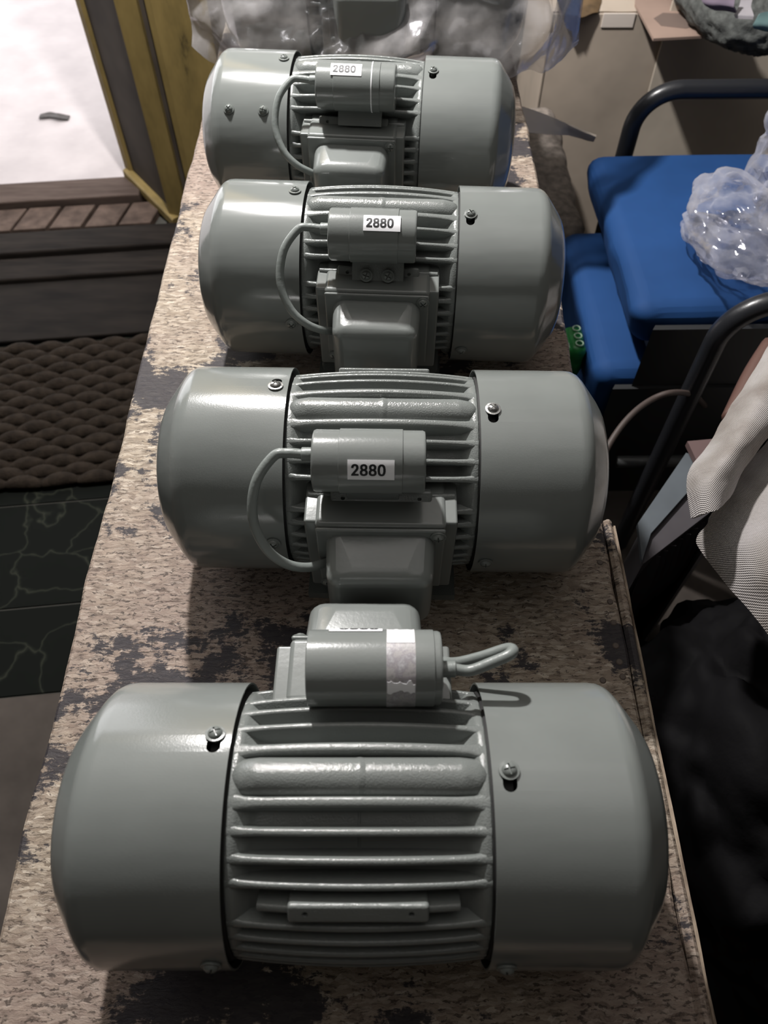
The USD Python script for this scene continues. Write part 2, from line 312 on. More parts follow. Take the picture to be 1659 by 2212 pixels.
# walls, ceiling; the door opening is in the back wall, left of the bench
A = toroom(at(283, 376, .05)); Bq = toroom(at(372, 452, .05))       # outer and inner foot of the right jamb
YW = 2.33                                                            # inner face of the back wall
WT = .12
def struct(name, mesh, m, smooth=False):
    t = tm(mesh).copy(); t.apply_transform(trimesh.transformations.rotation_matrix(math.radians(RZ), (0, 0, 1)))
    return obj(name, t, m, kind='structure', smooth=smooth)
XJ = Bq[0] + .16
struct('wall_back', join(box(XJ, 2.4, YW, YW + WT, -.02, 2.6), box(-1.95, XJ, YW, YW + WT, 2.1, 2.6), box(-2.2, -1.95, YW, YW + WT, -.02, 2.6)), WALLM)
struct('wall_left', box(-2.3, -2.2, -2.6, YW + WT, -.02, 2.6), WALLM)
struct('wall_right', box(2.4, 2.5, -2.6, YW + WT, -.02, 2.6), WALLM)
struct('wall_front', box(-2.3, 2.5, -2.7, -2.6, -.02, 2.6), WALLM)
struct('ceiling', box(-2.3, 2.5, -2.7, YW + WT, 2.6, 2.7), CEILM)
struct('outside_paving', join(box(-7, Bq[0] + .03, A[1] + .02, 9, -.08, .03), box(Bq[0] + .03, 7, YW + WT, 9, -.08, .03)), OUT)
# door frame
d1 = thing('door_1', rz=RZ, kind='structure')
rd = np.array([Bq[0] - A[0], Bq[1] - A[1]]); rn = np.linalg.norm(rd); rd /= rn; nn = np.array([rd[1], -rd[0]])   # away from the opening
if nn[0] < 0: nn = -nn
def quad(p, q, t): return [p, q, q + nn * t, p + nn * t]
obj('jamb_panel', prism(quad(A, Bq, .03), .03, 2.1), JAMB, d1, smooth=False)
obj('jamb_edge', prism([A + (-.010, -.004), A + rd * .022 + (-.010, 0), A + rd * .022, A], .02, 2.1), YELLOW, d1, smooth=False)
fx = Bq + rd * .004
obj('frame_bead', prism([fx + (-.010, -.012), fx + (.040, -.030), fx + (.046, .02), fx], .0, 2.1), YELLOW, d1, smooth=False)
obj('frame_rebate', prism([fx + (.040, -.012), fx + (.060, -.014), fx + (.066, .03), fx + (.044, .03)], .0, 2.1), JAMB, d1, smooth=False)
obj('frame_post', prism([fx + (.058, -.036), fx + (.072, -.042), fx + (.19, -.060), fx + (.20, .30), fx + (.075, .05)], .0, 2.1), YELLOW, d1, smooth=False)
ft = A + nn * -.004; fb = Bq + nn * -.004
obj('jamb_foot', bar((*ft, .058), (*(fb + rd * .03), .030), .034, .03), YELLOW, d1, smooth=False)
obj('frame_head', box(-1.95, Bq[0] + .2, Bq[1] - .05, YW, 2.1, 2.2), YELLOW, d1, smooth=False)
# threshold: sill board, row of bricks, two planks
th = thing('threshold', rz=RZ, kind='structure')
def ry(q, z): return toroom(at(40, q, z))[1]
y_a, y_b, y_c, y_d, y_e = ry(394, .05), ry(436, .05), ry(500, .035), ry(549, .03), ry(602, .025)
obj('sill_board', rbox(-1.95, A[0] + .03, y_b, y_a, -.02, .05, .004, 8), REDWOOD, th, smooth=30)
wbr = .092
for k in range(12):
    x1 = A[0] + .06 - k * wbr
    m = rbox(x1 - wbr + .010 + rng.uniform(-.002, .002), x1, y_c + .006, y_b - .009, -.02, .036 + rng.uniform(-.004, .004), .0025, 8)
    m.vertices[:, 0] += (m.vertices[:, 1] - y_c) * .32                # laid askew
    obj('brick', m, BLOCK, th, smooth=30)
obj('brick_bed', box(-1.95, A[0] + .10, y_c, y_b, -.03, .012), GROUT, th, smooth=False)
obj('plank', rbox(-1.95, A[0] + .28, y_d, y_c, -.02, .034, .006, 8), OLDWOOD, th, smooth=30)
obj('plank', rbox(-1.95, A[0] + .33, y_e, y_d - .006, -.02, .024, .006, 8), OLDWOOD, th, smooth=30)

# ================================================================ bench
BX0, BX1, BY0, BY1 = -.283, .219, -.25, 1.62
bench = thing('workbench', 'long narrow workbench with a stained flaking particle board top carrying the row of motors', 'workbench')
def wavy_board(x0, x1, y0, y1, z0, z1, seed, amp):
    ny = 160; rings = []
    for y in np.linspace(y0, y1, ny):
        e0 = (meshkit.fbm(np.array([[y * 14, 0, seed]]), 4, seed)[0] - .5) * amp; e1 = (meshkit.fbm(np.array([[y * 14, 5, seed]]), 4, seed + 3)[0] - .5) * amp
        c = .003
        rings.append([(x0 + e0, y, z0), (x1 + e1, y, z0), (x1 + e1, y, z1 - c), (x1 + e1 - c, y, z1), (x0 + e0 + c, y, z1), (x0 + e0, y, z1 - c)])
    return loft(rings)
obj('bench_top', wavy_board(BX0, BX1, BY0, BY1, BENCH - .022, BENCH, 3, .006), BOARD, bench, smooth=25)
ye = at(1325, 1120, BENCH)[1]
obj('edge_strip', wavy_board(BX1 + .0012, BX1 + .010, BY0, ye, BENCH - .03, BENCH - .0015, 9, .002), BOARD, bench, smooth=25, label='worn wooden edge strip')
obj('edge_veneer', wavy_board(BX1 + .0095, BX1 + .0135, BY0, ye - .006, BENCH - .04, BENCH - .004, 12, .002), EDGE, bench, smooth=25, label='yellowish splintered outer edge')
for npx, npy in ((1325, 1345), (1330, 1395), (1318, 1300), (1345, 1462), (1296, 1215), (1302, 1470), (1338, 1430)):
    q = at(npx, npy, BENCH); obj('nail', move(revolve_x([(-.004, 0), (-.004, .0028), (.0002, .0030), (.0008, .0022), (.001, 0)], 14), q, ry=-90), plain('rusty_nail_%d' % npy, (.10, .075, .06), .6), bench, smooth=30)
obj('rail', box(BX0 + .03, BX0 + .06, BY0, BY1, BENCH - .10, BENCH - .022), OLDWOOD, bench, smooth=False)
obj('rail', box(BX1 - .06, BX1 - .03, BY0, BY1, BENCH - .10, BENCH - .022), OLDWOOD, bench, smooth=False)
for lx in (BX0 + .03, BX1 - .08):
    for ly in (BY0 + .05, .7, BY1 - .1):
        obj('leg', box(lx, lx + .05, ly, ly + .05, -.012, BENCH - .022), OLDWOOD, bench, smooth=False)

# ================================================================ motors
def polar(x, r, phi):                            # phi degrees from straight up, positive to the far side (+y)
    a = math.radians(phi); return np.array([x, r * math.sin(a), r * math.cos(a)])
FIN_ANGLES = [11, 22, 32.5, 42, 60.5, 69, 78, 87, 96, 105, 114]
def fin(phi, x0, x1, r0, r_end, r_mid, t, flare=.9):
    rings = []
    for s in np.linspace(-1, 1, 17):
        x = (x0 + x1) / 2 + s * (x1 - x0) / 2
        e = min(1, (1 - abs(s)) / .22)
        ro = r_end + (r_mid - r_end) * (1 - s * s)
        tt = t * (1 + flare * (1 - e) ** 2)
        prof = [(-tt * .85, r0), (tt * .85, r0), (tt * .62, ro - .0018), (tt * .50, ro - .0007), (tt * .22, ro), (-tt * .22, ro), (-tt * .50, ro - .0007), (-tt * .62, ro - .0018)]
        a = math.radians(phi); rad = np.array([0, math.sin(a), math.cos(a)]); tan = np.array([0, math.cos(a), -math.sin(a)])
        rings.append([np.array([x, 0, 0]) + rad * rr + tan * q for q, rr in prof])
    return loft(rings)
def screw(x, r, phi, mat):
    head = revolve_x([(-.006, 0), (-.006, .0024), (0, .0024), (0, .0058), (.0006, .0062), (.0016, .0062), (.0018, .0046), (.003, .0042), (.0042, .0028), (.0046, 0)], 20)
    cut = join(box(.0026, .006, -.0005, .0005, -.0034, .0034), box(.0026, .006, -.0034, .0034, -.0005, .0005))
    h = man(head) - man(box(.0026, .006, -.0005, .0005, -.0034, .0034)) - man(box(.0026, .006, -.0034, .0034, -.0005, .0005))
    h = move(h, ry=-90)                          # axis to +z
    h = move(h, rz=rng.uniform(0, 90)); h.apply_translation((0, 0, r))
    h = move(h, rx=-phi); h.apply_translation((x, 0, 0)); return h
COWL = [(.0775, .0930), (.1555, .0930), (.1605, .0925), (.1645, .0905), (.1680, .0868), (.1800, .0705), (.1840, .0640), (.1868, .0560), (.1898, .0360), (.1910, .001)]
COWL_IN = [(x - .0014 if r < .09 else x, max(r - .0013, .001)) for x, r in COWL[::-1]]; COWL_IN[-1] = (.0775, .0917)
def cowl(side, slots):
    ring = COWL + COWL_IN + [COWL[0]]
    m = man(revolve_x([(x, r) for x, r in ring], 96))
    for sx, phi, dirn in slots:
        s = tm(mf.Manifold.batch_hull([mf.Manifold.cylinder(.02, .0042, .0042, 16).translate((0, q, .082)) for q in (0, .0085 * dirn)]))
        m = m - man(move(s, rx=-phi)).translate((sx, 0, 0))
    m = tm(m)
    if side < 0: m.vertices[:, 0] *= -1; m.invert()
    return m
def on_cylinder(m, r, phi0, c):
    """wrap a flat mesh (x along, y up the sheet, z off it) onto a cylinder about the axis x through c, centred at phi0 from up towards -y"""
    v = np.array(m.vertices); a = math.radians(phi0) - v[:, 1] / r; rr = r + v[:, 2]
    m = m.copy(); m.vertices = np.stack([c[0] + v[:, 0], c[1] - rr * np.sin(a), c[2] + rr * np.cos(a)], 1); return m

def make_motor(label, loc, yaw, flip=False, roll=0., scale=1., cap=(-.051, .033), cap_label=(53, -.007), tape=None, strap=None, bracket='plain', screws=(), wire='loop', cap_ring=None, rivets=(), has_cap=True, XS=1.0, cap_phi=34., box_off=(0, 0), cowl_mat=None):
    t = thing('electric_motor', label, 'motor', (loc[0], loc[1], BENCH), yaw + (180 if flip else 0), group='grey electric motors in a row on the bench')
    AX, SLIM = .0955, .955
    def fix(m, rolled=True):
        m = tm(m).copy(); m.apply_transform(np.diag([XS, SLIM, SLIM, 1]))
        if rolled and roll: m.apply_transform(trimesh.transformations.rotation_matrix(math.radians(roll), (1, 0, 0)))
        m.apply_translation((0, 0, AX)); m.apply_scale(scale); return m
    def part(name, m, mat, parent=t, smooth=35, label=None, rolled=True): return obj(name, fix(m, rolled), mat, parent, smooth, label)
    # housing
    prof = [(-.0775, 0), (-.0775, .0845), (-.076, .0862), (-.0735, .0866), (-.0705, .0855), (-.0635, .0775), (-.056, .0752), (-.03, .0738), (-.0008, .0734), (-.0004, .0742), (.0004, .0742), (.0008, .0734), (.03, .0738), (.056, .0752), (.0635, .0775), (.0705, .0855), (.0735, .0866), (.076, .0862), (.0775, .0845), (.0775, 0)]
    hs = part('housing', revolve_x(prof, 96), P_CAST)
    bs = join(hull([(-.066, 0, .0775), (.066, 0, .0775), (-.06, 0, .0790), (.06, 0, .0790)], .0128, 24), hull([(-.0004, 0, .0793), (.0004, 0, .0793)], .0130, 24))
    part('boss_rib', bs, P_CAST)
    part('boss_rib', move(bs, rx=180), P_CAST)
    for sgn in (-1, 1):
        for a in FIN_ANGLES:
            part('cooling_fin', fin(sgn * a, -.0762, .0762, .070, .0864, .0910, .0036 if abs(a) > 12 else .0052), P_CAST)
        # nameplate fin with two fixing holes
        b = join(fin(sgn * 51.5, -.058, .058,   .070, .0880, .0915, .0042, 0))
        pl = rbox(-.040, .040, -.0064, .0060, .074, .0935, .0022, 10)
        pl = man(pl)
        for hx in (-.030, .030): pl = pl - mf.Manifold.cylinder(.03, .0017, .0017, 14).translate((hx, -.0005, .08))
        pl = move(pl, rx=-sgn * 51.5)
        part('plate_fin', join(b, pl), P_CAST)
    # end shields and the dark inside of the cowls
    for sgn in (-1, 1):
        part('end_shield', revolve_x([(sgn * .0770, 0), (sgn * .0770, .0860), (sgn * .0805, .0875), (sgn * .09, .0875), (sgn * .09, 0)][::sgn], 72), DARK)
        k = 'left' if (sgn < 0) != flip else 'right'
        sl = [q for q in screws if q[0] == sgn]
        cw = part('fan_cowl', cowl(sgn, [(.0875, q[1] + .0, q[2]) for q in sl if q[2]]), cowl_mat or P_COWL, smooth=28)
        for q in sl:
            part('screw', screw(sgn * .0875, .0930, q[1] + (q[2] * -0.0), STEEL if q[3] else SCREW), STEEL if q[3] else SCREW, cw)
        if sgn == -1:
            for rx_, rp in rivets: part('rivet', screw(rx_, .0925, rp, SCREW), SCREW, cw)
    # feet
    for sx in (-1, 1):
        for sy in (-1, 1):
            ft = hull([(sx * .062, sy * .030, -.085), (sx * .040, sy * .030, -.085), (sx * .062, sy * .066, -.094), (sx * .040, sy * .066, -.094)], .004, 10)
            part('foot', join(ft, box(min(sx * .034, sx * .068), max(sx * .034, sx * .068), min(sy * .035, sy * .082), max(sy * .035, sy * .082), -.10, -.090)), P_CAST, rolled=False)
    # terminal box on the front (-y) side
    part_ = part
    def part(name, m, *a, **k): return part_(name, move(m, (0,) + tuple(box_off)), *a, **k)
    tb = part('terminal_box', join(rbox(-.060, .060, -.0940, -.050, -.050, .0535, .002, 8), rbox(-.051, .051, -.099, -.050, -.034, .056, .004, 10)), P_BOX)
    part('cover_flange', rbox(-.0505, .0505, -.1025, -.099, -.036, .054, .0016, 10), P_BOX, tb)
    rr = .012
    pts = [(x, y, z) for y, xw, zl, zh in ((-.1015, .043, -.036, .047), (-.1300, .0415, -.036, .042)) for x in (-xw + rr, xw - rr) for z in (zl + rr, zh - rr)]
    pts += [(x, -.1285, z) for x, z in ((-.028, -.022), (.028, -.022), (-.021, .031), (.021, .031))]
    part('cover', hull(pts, rr, 20), P_BOX, tb)
    for sx_, sz_ in ((.0455, .0485), (-.0455, -.030)):
        s = screw(0, 0, 0, SCREW); s = move(s, rx=90); s.apply_translation((sx_ * .985, -.1022, sz_ * .97)); part('screw', s, SCREW, tb)
    part = part_
    # capacitor
    if has_cap:
        c = np.array([0, -math.sin(math.radians(cap_phi)), math.cos(math.radians(cap_phi))]) * .1145; R = .0245; x0, x1 = cap
        body = revolve_x([(x0, 0), (x0, R - .0022), (x0 + .0006, R - .0008), (x0 + .0022, R), (x1 - .0022, R), (x1 - .0006, R - .0008), (x1, R - .0022), (x1, 0)], 64); body.apply_translation(c)
        cp = part('capacitor', body, P_CAP, smooth=40)
        s0, s1 = strap or (x0 + .020, x1 - .017)
        sp = revolve_x([(s0, R - .001), (s0, R + .0006), (s0 + .0003, R + .0009), (s1 - .0003, R + .0009), (s1, R + .0006), (s1, R - .001), (s0, R - .001)], 64); sp.apply_translation(c)
        part('strap', sp, P_CAP, cp)
        if cap_ring:
            rg = revolve_x([(cap_ring - .0006, R), (cap_ring - .0006, R + .0014), (cap_ring + .0006, R + .0014), (cap_ring + .0006, R), (cap_ring - .0006, R)], 64); rg.apply_translation(c)
            part('seam', rg, WHITE, cp, label='pale seam line')
        if bracket == 'foot':
            part('bracket', rbox(s0 + .004, s1 - .002, -.074, -.0715, .050, .078, .0008, 8), P_CAST, cp)
        else:
            tab = rbox(s0 + .001, s1 + .006, -.016, .016, -.0011, .0011, .0008, 8) if bracket == 'screwed' else rbox(s0 + .003, s1 + .002, -.012, .012, -.0011, .0011, .0008, 8)
            tab = move(tab, rx=58 if bracket == 'screwed' else 52); tab.apply_translation((0, -.0765, .064) if bracket == 'screwed' else (0, -.0745, .068)); part('bracket', tab, P_CAST, cp)
            if bracket == 'screwed':
                for q in (.3, .72):
                    s = move(screw(0, 0, 0, SCREW), rx=58); s.apply_translation((s0 + (s1 + .005 - s0) * q, -.0825, .062)); part('screw', s, SCREW, cp)
        lp, lx = cap_label; RL = R + .0013
        flat = trimesh.creation.box((.034, .0158, .0004)); flat = flat.subdivide().subdivide().subdivide()
        part('label', on_cylinder(flat, RL, lp, c + (lx, 0, 0)), WHITE, cp, smooth=60, label='white paper label')
        tx = meshkit.text_mesh('2880', .0094, .0003, bold=True); b = tx.bounds; tx.apply_translation((-(b[0, 0] + b[1, 0]) / 2, -(b[0, 1] + b[1, 1]) / 2, .0001)); tx.apply_transform(np.diag([.0245 / (b[1, 0] - b[0, 0]), .0092 / (b[1, 1] - b[0, 1]), 1, 1])); tx.apply_translation((-.0018, .0, 0))
        tx = join(*[move(tx, (q, 0, 0)) for q in (-.00022, 0, .00022)]).subdivide_to_size(.003)
        part('lettering', on_cylinder(tx, RL, lp, c + (lx, 0, 0)), INK, cp, smooth=False, label='black printed number 2880')
        if tape:
            tp = revolve_x([(tape[0], R), (tape[0], R + .0010), (tape[1], R + .0010), (tape[1], R), (tape[0], R)], 64); tp.apply_translation(c)
            part('torn_tape', tp, TAPE, cp, label='torn whitish tape band')
            for pa, lo, hi, sd in ((31, -.0085, .0085, 1), (-56, -.0035, .0035, 2)):
                n = 14; xs = np.linspace(tape[0] + .0004, tape[1] - .0004, n); g_ = random.Random(sd)
                poly = [(x, lo + g_.uniform(-.0016, .0016)) for x in xs] + [(x, hi + (g_.uniform(-.0016, .0016) if sd == 2 else 0)) for x in xs[::-1]]
                fl = trimesh.creation.extrude_polygon(sg.Polygon(poly), .0003, engine='earcut').subdivide_to_size(.002)
                part('torn_sticker', on_cylinder(fl, R + .0010, pa, c), WHITE, cp, smooth=False, label='torn white sticker remnant')
        # lead
        fer = revolve_x([(x0 - .009, 0), (x0 - .009, .0048), (x0 - .0085, .0055), (x0 + .001, .0055), (x0 + .001, 0)], 20); fer.apply_translation(c + (0, .003, .004))
        part('ferrule', fer, P_WIRE, cp)
        s = c + (x0 - .008, .003, .004)
        if wire == 'loop':
            pts = [s, s + (-.012, .0, .001), (s[0] - .022, -.064, .099), (s[0] - .035, -.080, .086), (s[0] - .038, -.099, .064), (s[0] - .029, -.114, .044), (s[0] - .014, -.120, .030), (s[0] + .002, -.116, .018), (-.042, -.103, .006)]
        else:
            pts = [s, s + (-.010, .001, .000), s + (-.022, -.002, .004), s + (-.034, -.006, .008), s + (-.0375, -.011, .006), s + (-.034, -.015, .000), s + (-.018, -.014, -.010), s + (-.002, -.016, -.022), (-.050, -.100, .045)]
        part('capacitor_lead', tube(pts, .0040 if wire == 'loop' else .0038, 60, 12), P_WIRE, cp)
    return t

GX = 'grey electric motor'
make_motor('nearest grey electric motor, turned round so its capacitor with torn white tape faces away', (-.0145, .122), 0, flip=True, roll=4, cap=(-.051, .034), cap_label=(58, .0035), strap=(-.046, .0335),
    tape=(-.034, -.016), cap_phi=38., cowl_mat=P_COWL_DRY, box_off=(-.010, .006), wire='crook', screws=((1, -15, 1, 0), (1, 82, 0, 0), (-1, 0, 1, 0), (-1, 85, 0, 0)))
make_motor('second grey electric motor from the front, its capacitor lead looping far out to the left', (-.001, .4165), -1, XS=.995, cowl_mat=P_COWL_DRY, screws=((-1, 11, 1, 1), (-1, -80, 0, 0), (1, -4, -1, 1), (1, -95, 0, 0)), bracket='foot')
make_motor('third grey electric motor from the front, with two screws under its capacitor', (-.002, .685), -3, XS=.99, scale=1.01, cap=(-.046, .036), cap_label=(27, .004), bracket='screwed', screws=((-1, 5, 0, 0), (-1, -87, 0, 0), (1, -12, -1, 0), (1, -107, 0, 0)))
make_motor('fourth grey electric motor from the front, standing just before the plastic covered one', (-.030, .952), -4.5, XS=.985, scale=1.03, cap=(-.040, .048), cap_label=(21, -.006), cap_ring=.022, screws=((-1, -1, 0, 0), (-1, -99, 0, 0), (1, -9, -1, 0), (1, -107, 0, 0)), rivets=((-.145, -46), (-.105, -46)))
make_motor('farthest and largest grey electric motor, wrapped in a clear plastic cover', (-.015, 1.36), -2, scale=1.24, has_cap=False, screws=((-1, -1, 0, 0), (1, -9, 0, 0)))

# clear plastic cover over the last motor
def cover():
    nu, nv = 130, 110; G = np.zeros((nu, nv, 3)); cx, cy, cz = -.015, 1.36, BENCH + .124
    for i, s in enumerate(np.linspace(-1, 1, nu)):
        x = s * (.27 if s < 0 else .305)
        e = max(0, abs(s) - .74) / .26
        for j, a in enumerate(np.linspace(-112, 118, nv)):
            ra = math.radians(a)
            r = .128 + .012 * (1 - math.cos(ra)) - .040 * e * e
            lo = .0
            y, z = cy + (r + .02 * max(0, abs(math.sin(ra)) - .6)) * math.sin(ra), cz + r * math.cos(ra)
            if abs(a) > 80: z = cz + r * math.cos(ra) * 1.0; y += math.copysign(.03 * (abs(a) - 80) / 30, a)
            G[i, j] = (cx + x, y, max(z, BENCH + .004))
    return G
Gc = cover()
pn = np.array(Gc)
d = (meshkit.fbm(pn * 7, 3, 11) - .5) * .045 + np.abs(meshkit.fbm(pn * 11, 2, 5) - .5) * .05 - np.abs(meshkit.noise(pn * 26, 8) - .5) * .014
gi, gj = np.meshgrid(np.linspace(0, 1, pn.shape[0]), np.linspace(0, 1, pn.shape[1]), indexing='ij'); rg_ = random.Random(5)
for k in range(34):
    u0, v0, an, ln = rg_.uniform(.02, .98), rg_.uniform(.05, .95), rg_.uniform(0, PI), rg_.uniform(.05, .2)
    du_, dv_ = gi - u0, gj - v0; al = du_ * math.cos(an) + dv_ * math.sin(an); ac = -du_ * math.sin(an) + dv_ * math.cos(an)
    d += rg_.uniform(.008, .020) * np.maximum(0, 1 - np.abs(ac) / .045) * np.clip(1.6 - np.abs(al) / ln, 0, 1)
ctr = np.array([0, 1.36, BENCH + .124]); dirv = pn - ctr; dirv[..., 0] *= .25; dirv /= np.linalg.norm(dirv, axis=-1, keepdims=True)
pn = pn + dirv * np.maximum(d, -.002)[..., None]; pn[..., 2] = np.maximum(pn[..., 2], BENCH + .003)
obj('plastic_cover', sheet(pn, 150, 130, .0006, .0015, 60, 3, order=1), FILM, smooth=True, label='clear crumpled plastic sheet draped over the farthest motor', cat='plastic sheet')

# ================================================================ left side floor
mat = thing('doormat', 'dark brown coarsely woven rope doormat on the tiles beside the bench', 'doormat', rz=RZ)
my0, my1 = toroom(at(60, 1052, .01))[1], toroom(at(60, 745, .01))[1]
mx1 = -.33
obj('backing', rbox(-1.25, mx1, my0 + .006, my1, 0., .010, .004, 8), COIR, mat, smooth=30)
rows = 17; step = (my1 - my0) / rows; kw = .074
lens = trimesh.creation.icosphere(2, 1.0)
for r in range(rows):
    for c in range(12):
        x = mx1 - .02 - (c + (.5 if r % 2 else 0)) * kw
        m = lens.copy(); m.vertices = m.vertices * (kw * .56, step * .66, .013)
        m.vertices[:, 1] -= (np.array(m.vertices)[:, 0] / (kw * .56)) ** 2 * step * .35
        obj('weave_knot', move(m, (x + rng.uniform(-.003, .003), my0 + (r + .5) * step, .010 + rng.uniform(-.001, .002)), rz=rng.uniform(-5, 5)), COIR, mat, smooth=True)
# old boot-scuffed board lying between mat and threshold
y0s, y1s = toroom(at(60, 742, .012))[1], toroom(at(60, 612, .012))[1]
obj('floor_board', move(rbox(-1.5, -.38, y0s + .01, y1s, 0., .014, .003, 8), rz=RZ), wood('scuffed_board', (.004, .0032, .0027), (.014, .011, .009), (5., 22., 22.)), smooth=30,
    label='dark scuffed board on the floor between the doormat and the door threshold', cat='board')
p = at(118, 252, .035)
for k in range(1):
    lf = [[(p[0] - .045 + .030 * i, p[1] - .012 + .012 * j + .008 * math.sin(i * 2), .034 + .004 * ((i * 7 + j * 3) % 3)) for j in range(3)] for i in range(4)]
    obj('fallen_leaf', sheet(lf, 16, 12, .003, .006, 30, 2), plain('dry_leaf', (.03, .024, .022), .7, vary=.4, vscale=40), label='small dark dry leaf lying on the bright ground outside the door', cat='leaf')

# ================================================================ right side: chairs
def make_chair(label, x0, x1, y0, y1, zt, rz, arms, h):
    t = thing('armchair', label, 'chair', (x0, y0, 0), rz, group='blue chairs stacked right of the bench')
    w, d = x1 - x0, y1 - y0; cush = h
    m = hull([(x, y, z) for x in (.03, w - .03) for y in (.03, d - .03) for z in (zt - cush + .03, zt - .03)], .03, 24)
    m = tm(man(m).refine_to_length(.02)); v = np.array(m.vertices)
    bul = np.clip(1 - ((v[:, 0] - w / 2) / (w / 2)) ** 2, 0, 1) * np.clip(1 - ((v[:, 1] - d / 2) / (d / 2)) ** 2, 0, 1)
    v[:, 2] += np.where(v[:, 2] > zt - cush / 2, bul * .018, 0)
    side = np.exp(-((v[:, 2] - (zt - cush * .45)) / (cush * .35)) ** 2)
    v[:, 1] += np.where(v[:, 1] < .05, (meshkit.fbm(v * (18, 1, 9), 3, 4) - .5) * .022 * side, 0)
    v[:, 0] += np.where(v[:, 0] < .05, (meshkit.fbm(v * (1, 14, 9), 3, 8) - .5) * .018 * side, 0)
    low = np.clip((zt - .012 - v[:, 2]) / cush, 0, 1)
    v[:, 0] += low * .022 * np.clip(1 - v[:, 0] / .15, 0, 1); v[:, 1] += low * .02 * np.clip(1 - v[:, 1] / .12, 0, 1)
    m.vertices = v
    obj('seat_cushion', m, BLUE, t, smooth=60)
    obj('seat_shell', rbox(.052, w, .02, d - .02, zt - cush - .022, zt - cush + .004, .008, 10), BLACKPLY, t, smooth=30)
    obj('side_plate', prism([(.030, -.012), (w, -.012), (w, -.002), (.036, -.002)], .10 if not arms else zt - .165, zt - .022), BLACKPLY, t, smooth=30)
    if arms: obj('backrest', move(rbox(-.025, .025, .03, d - .03, 0, .42, .022, 14), (w + .05, 0, zt + .02), ry=8), BLUE, t, smooth=40)
    za = zt + .083
    for yy in ((-.075, d + .045) if arms else ()):
        R = .07; xf = .085 if yy > 0 else .095
        q_ = lambda cx, cz, r, a0, a1: [(cx + r * math.cos(a), yy, cz + r * math.sin(a)) for a in np.linspace(a0, a1, 14)]
        path = [(xf, yy, .0)] + q_(xf + R, za - R, R, PI, PI / 2) + q_(w + .05, za - .05, .05, PI / 2, 0) + [(w + .10, yy, .0)]
        obj('arm_frame', tube(path, .0158, sides=20, smooth=False), BLACKTUBE, t, smooth=60)
    if arms:
        obj('cross_bar', tube([(.04, -.045, zt - .30), (w + .05, -.045, zt - .30)], .011, 6, 10), plain('grey_tube', (.06, .062, .062), .4), t, smooth=True)
    return t
make_chair('upper blue vinyl cushioned chair with black tube arms, a clear bag on its seat', .372, .84, .885, 1.315, .525, 1, True, .085)
make_chair('lower blue cushioned chair of the stack, mostly hidden under the upper one', .340, .80, .878, 1.26, .405, 1, False, .18)
# clear bag on the seat
def lobe(c, r, seed, rz=0):
    m = trimesh.creation.icosphere(4, 1.0); v = np.array(m.vertices)
    k = 1 + .5 * (meshkit.fbm(v * 1.6, 2, seed) - .5) + .55 * np.abs(meshkit.noise(v * 2.6, seed + 7) - .5) - .22 * np.abs(meshkit.noise(v * 6, seed + 3) - .5)
    m.vertices = v * k[:, None] * np.array(r); return man(move(m, (c[0] - .018, c[1], c[2]), rz=rz))
bg = lobe((.560, 1.00, .585), (.080, .105, .055), 3, 20) + lobe((.665, 1.10, .645), (.075, .10, .10), 9, -25) + lobe((.66, .955, .575), (.12, .075, .045), 14, 10)
bg = tm(bg ^ mf.Manifold.cube((4, 4, 2)).translate((-1, 0, .5455)))
obj('plastic_bag', bg, BAGFILM, smooth=28, label='crumpled clear plastic bag lying on the blue chair seat', cat='plastic bag')
# green packet between bench and chairs
g = at(1248, 728, .40)
pk = thing('green_packet', 'small bright green printed packet wedged between the bench and the blue chairs', 'packet', (g[0] - .004, g[1], .0))
obj('pouch', crumple(tm(man(rbox(-.016, .016, -.03, .03, .33, .40, .010, 12)).refine_to_length(.01)), .006, 30, 2), plain('green_foil', (.02, .20, .045), .35, vary=.5, vscale=50), pk, smooth=40)
for k in range(3):
    rg = trimesh.creation.torus(.006, .0012, 20, 8); obj('printed_ring', move(rg, (.004, -.018 + .018 * k, .403)), plain('pale_green_print' + str(k), (.45, .62, .45), .5), pk, smooth=True)
# brown cable
cp = [at(1285, 1020, .44), at(1325, 945, .46), at(1365, 895, .47), at(1410, 862, .47), at(1455, 848, .47), at(1500, 855, .42), at(1530, 885, .30)]
obj('cable', tube(cp, .0045, 50, 10), plain('brown_cable', (.06, .044, .038), .6), smooth=True, label='thin brown cable curving down beside the blue chairs', cat='cable')

# grey box with torn dark lining
gb = thing('grey_box', 'blue grey sheet box with a dark frayed lining, half under the white sack', 'box')
q1, q2 = at(1378, 1130, .46), at(1482, 978, .46); q3, q4 = at(1640, 1010, .46), at(1545, 1150, .46)
obj('lid', prism([q1, at(1387, 1212, .46), at(1406, 1152, .46), at(1486, 1062, .46), at(1550, 1000, .46), q2], .452, .46), BLUEGREY, gb, smooth=False)
inn = [q1 + (.008, 0, 0), at(1392, 1212, .46), at(1545, 1094, .46), q4, q3 + (0, -.005, 0), q2 + (.01, -.006, 0)]
obj('body', prism(inn, .0, .452), plain('dark_lining', (.05, .045, .050), .85, vary=.3), gb, smooth=False)
e0, e1 = at(1400, 1208, .444), at(1545, 1100, .444)
for k in range(9):
    s = (k + .5) / 9; p0 = e0 + (e1 - e0) * s
    obj('fringe', sheet([[p0 + (-.011, 0, 0), p0 + (.011, 0, 0)], [p0 + (-.012, -.02, -.05 - .02 * (k % 3)), p0 + (.010, -.016, -.05)], [p0 + (-.006, -.022, -.12 - .03 * (k % 2)), p0 + (.002, -.02, -.13)]], 10, 5, .002, .003, 30, k), plain('fringe_cloth%d' % k, (.045, .040, .045), .9, specular_ior_level=.05), gb, smooth=40)
